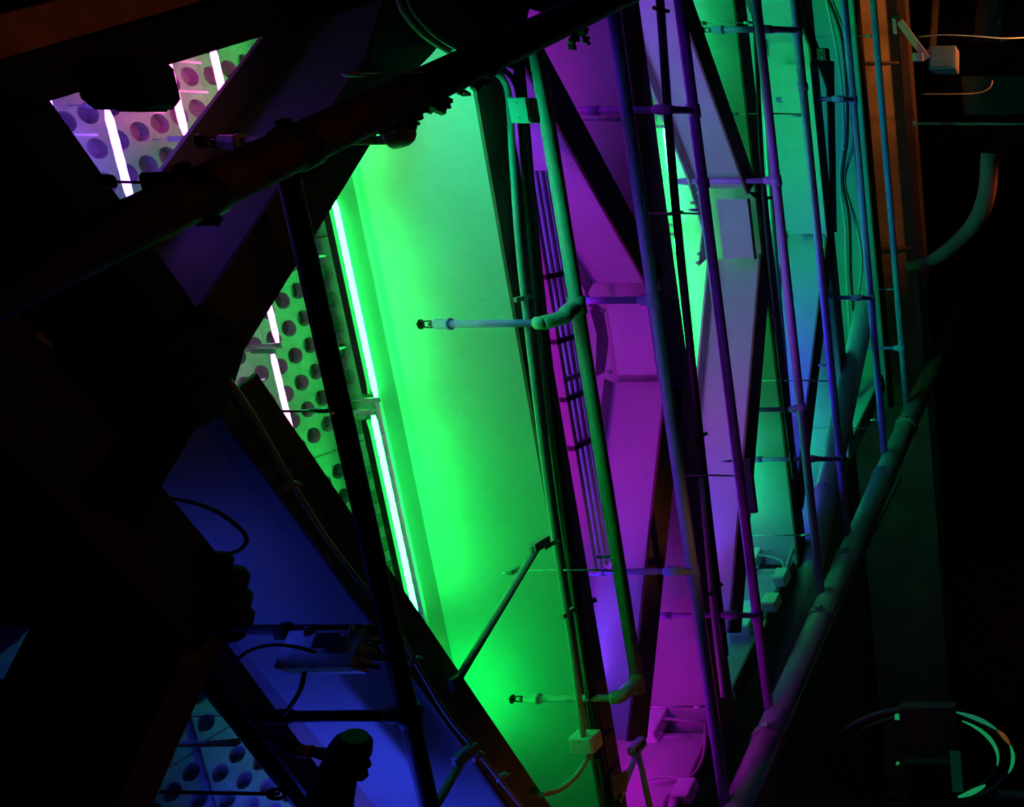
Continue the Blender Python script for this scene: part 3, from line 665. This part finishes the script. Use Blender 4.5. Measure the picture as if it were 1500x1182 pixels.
# ------------------------------------------------------------------ brown fascia and things beyond the last girder
def wbox(u0, v0, u1, v1, Y, dep, m, name, label=None, cat=None, st=False):
    a, b = Wy(u0, v0, Y), Wy(u1, v1, Y); c = (a+b)/2
    o = MB().bbox((c.x, Y+dep/2, c.z), (abs(a.x-b.x), dep, abs(a.z-b.z)), .05).obj(name, m)
    if st: o['kind'] = 'structure'
    else: tag(o, label, cat)
    return o
fy = 15.9
f_ = thing('fascia_beam', 'wide brown fascia beam right of the last green girder, lit by amber light', 'beam', (0, fy, 5.9))
a, b = Wy(1255, -60, fy), Wy(1368, -60, fy)
MB().box((-6.5, fy+.1, (5.86+7.1)/2), (26, .2, 7.1-5.86)).obj('face', mat('tan_fascia_paint', (.55, .42, .30), .9, 0, .2, 1.5), f_)
MB().box((-6.5, fy+.05, 5.80), (26, .22, .12)).obj('lower_flange', mat('dark_brown_flange', (.06, .035, .02), .8, 0, .2, 5), f_)
for x in (-4, -1.5, 1.2, 3.2): MB().box((x, fy-.06, 6.4), (.03, .03, 1.0)).obj('stiffener', CONC, f_)
wl = MB().box((-8, 21.5, 3.65), (60, .4, 7.4)); struct('wall_back', wl, mat('dark_wall', (.05, .028, .018), .9, 0, .3, 2))
# dim members on the far wall side
for (px, Y, wd, m, lb) in (((1372, -10, 1366, 75), 18.0, .12, CONC, 'dim brown upright strip at the top right, beside the white box'),
                           ((1455, -10, 1448, 60), 18.4, .5, CONC, 'broad dim brown plate in the top right corner')):
    u0, v0, u1, v1 = px
    a, b = Wy(u0, v0, Y), Wy(u1, v1, Y)
    t = thing('far_strip', lb, 'strip', b)
    MB().tube([a, b], wd/2, 8).obj('strip', m, t); MB().box(b, (.05, .16, wd*1.3)).obj('end_plate', m, t)
t = thing('rod', 'long thin pale rod crossing the dark right side horizontally', 'rod', Wy(1420, 181, 15.5))
MB().tube([Wy(1337, 181, 15.5), Wy(1560, 182, 15.5)], .020, 8).obj('rod', CONC, t)
MB().tube([Wy(1337, 181, 15.5), Wy(1343, 181, 15.5)], .04, 8).obj('end_flange', CONC, t)
cable([(1345, 54), (1380, 51), (1430, 53), (1470, 56), (1520, 54)], 15.4, .010, 'long thin pale wire above the white box at right', m=GALV)
cable([(1350, 138), (1400, 138), (1435, 136), (1450, 128), (1454, 118)], 15.6, .012, 'thin brown wire curling up below the white box', m=CONC)
cable([(1450, 225), (1446, 280), (1432, 320), (1405, 352), (1370, 378), (1330, 392)], [15.0]*6, [.13]*12+[.13-.002*k for k in range(29)], 'thick dim curved duct in the dark right side', m=mat('dim_duct', (.30, .10, .09), .8, 0, .1, 4), name='duct', cat='duct')
Yf = 15.3; LAV = mat('lavender_lit_box', (.16, .14, .24), .5, 0, .05, 9)  # white box with its dim lilac light put into the colour
t = thing('flood_light', 'white box flood light on a slanting teal arm, right of the fascia', 'light fixture', Wy(1384, 88, Yf))
Rz = Matrix.Rotation(math.radians(18), 3, 'Z'); axf = (Rz.col[0], Rz.col[1], Rz.col[2])
MB().bbox(Wy(1383, 88, Yf), (.34, .22, .38), .1, axf).obj('housing', LAV, t)
MB().box(Wy(1383, 88, Yf)-axf[1]*.115, (.28, .01, .32), axf).obj('front_plate', LAV, t)
MB().box(L(Wy(1318, 32, Yf-.1), Wy(1358, 86, Yf-.1), .5), (.10, .05, (Wy(1318, 32, Yf-.1)-Wy(1358, 86, Yf-.1)).length),
   (lambda dd: (dd.cross(Vector((0, 1, 0))).normalized(), Vector((0, 1, 0)), dd))((Wy(1318, 32, Yf-.1)-Wy(1358, 86, Yf-.1)).normalized())).obj('arm', PAINT, t)
MB().box(Wy(1311, 38, Yf-.1), (.22, .05, .05)).obj('clamp_jaw', PAINT, t)
MB().bbox(Wy(1315, 25, Yf-.12), (.06, .1, .1), .3).obj('clamp_bolt', BLACK, t)
MB().tube([Wy(1300, 27, Yf-.1), Wy(1322, 25, Yf-.1)], .016, 6).obj('threaded_rod', BLACK, t)
MB().bbox(Wy(1345, 84, Yf-.1), (.12, .08, .16), .3).obj('knuckle', PAINT, t)
# upright dark posts and far diagonal strut
t = thing('dark_post', 'dark panel edge with small hooks in the top right dark', 'panel', Wy(1450, 30, 17))
MB().box(Wy(1470, 140, 17.2), (.6, .1, 1.3)).obj('panel', DARK, t)
MB().tube(curve([Wy(1460, 0, 17), Wy(1464, 15, 17), Wy(1456, 33, 17)], 4), .03, 6).obj('hook', BLACK, t)

# round dark disc, reflections on its rims made as glowing arcs, lower right
Ys = 9.0
t = thing('ring_disc', 'round dark disc with green reflections painted as glowing rim arcs in the lower right corner', 'disc', Wy(1350, 1110, Ys))
def arc(cu, cv, ru, rv, a0, a1, r, m, name, n=14, Y=Ys):
    pts = [Wy(cu+ru*math.cos(math.radians(a0+(a1-a0)*k/n)), cv+rv*math.sin(math.radians(a0+(a1-a0)*k/n)), Y) for k in range(n+1)]
    rr = [r*(.35+.65*math.sin(math.pi*k/n)) for k in range(n+1)]
    return MB().tube(pts, rr, 8).obj(name, m, t)
GLG = mat('green_rim_reflection', (.1, .3, .2), .4, emis=(.02, 1, .28), estr=.22)
GLG2 = mat('teal_rim_reflection', (.1, .3, .2), .4, emis=(.05, 1, .45), estr=.14)
GLO = mat('orange_rim_reflection', (.3, .1, .05), .4, emis=(1, .34, .06), estr=.12)
rim = [Wy(1350+134*math.cos(k*math.pi/20), 1110+72*math.sin(k*math.pi/20), Ys+.06) for k in range(41)]
MB().tube(rim, .035, 8, caps=False).obj('rim', DARK, t)
rim2 = [Wy(1350+112*math.cos(k*math.pi/20), 1110+62*math.sin(k*math.pi/20), Ys+.10) for k in range(41)]
MB().tube(rim2, .025, 8, caps=False).obj('inner_rim', DARK, t)
arc(1350, 1110, 134, 72, -68, -35, .022, GLG2, 'reflection_arc'); arc(1350, 1110, 134, 72, -34, -16, .022, GLO, 'reflection_arc'); arc(1350, 1110, 134, 72, -15, 18, .020, GLG, 'reflection_arc')
arc(1350, 1112, 112, 66, -58, 8, .020, GLG, 'reflection_arc'); arc(1350, 1112, 118, 62, 38, 63, .030, GLG, 'reflection_arc')
MB().box(Wy(1318, 1050, Ys), (.05, .03, .09)).obj('reflection_chip', GLG, t)
MB().tube([Wy(1315, 1118, Ys), Wy(1315, 1118, Ys-.02)], .018, 10).obj('glow_dot', GLG, t)
MB().bbox(Wy(1362, 1060, Ys+.02), (.42, .12, .55), .1).obj('hub_plate', mat('dim_red_plate', (.05, .02, .015), .6), t)
MB().bbox(Wy(1365, 1150, Ys+.06), (.55, .10, .5), .1).obj('hub_body', BLACK, t)
MB().box(Wy(1401, 1130, Ys-.02), (.45, .03, .10)).obj('green_reflection', mat('dim_green_reflection', (.02, .16, .08), .5, emis=(.01, 1, .4), estr=.012), t)  # faint emission stands in for reflected green
MB().tube([Wy(1420, 1160, Ys+.1), Wy(1760, 1190, Ys+.1)], .06, 10).obj('post', DARK, t)

bpy.context.view_layer.update()
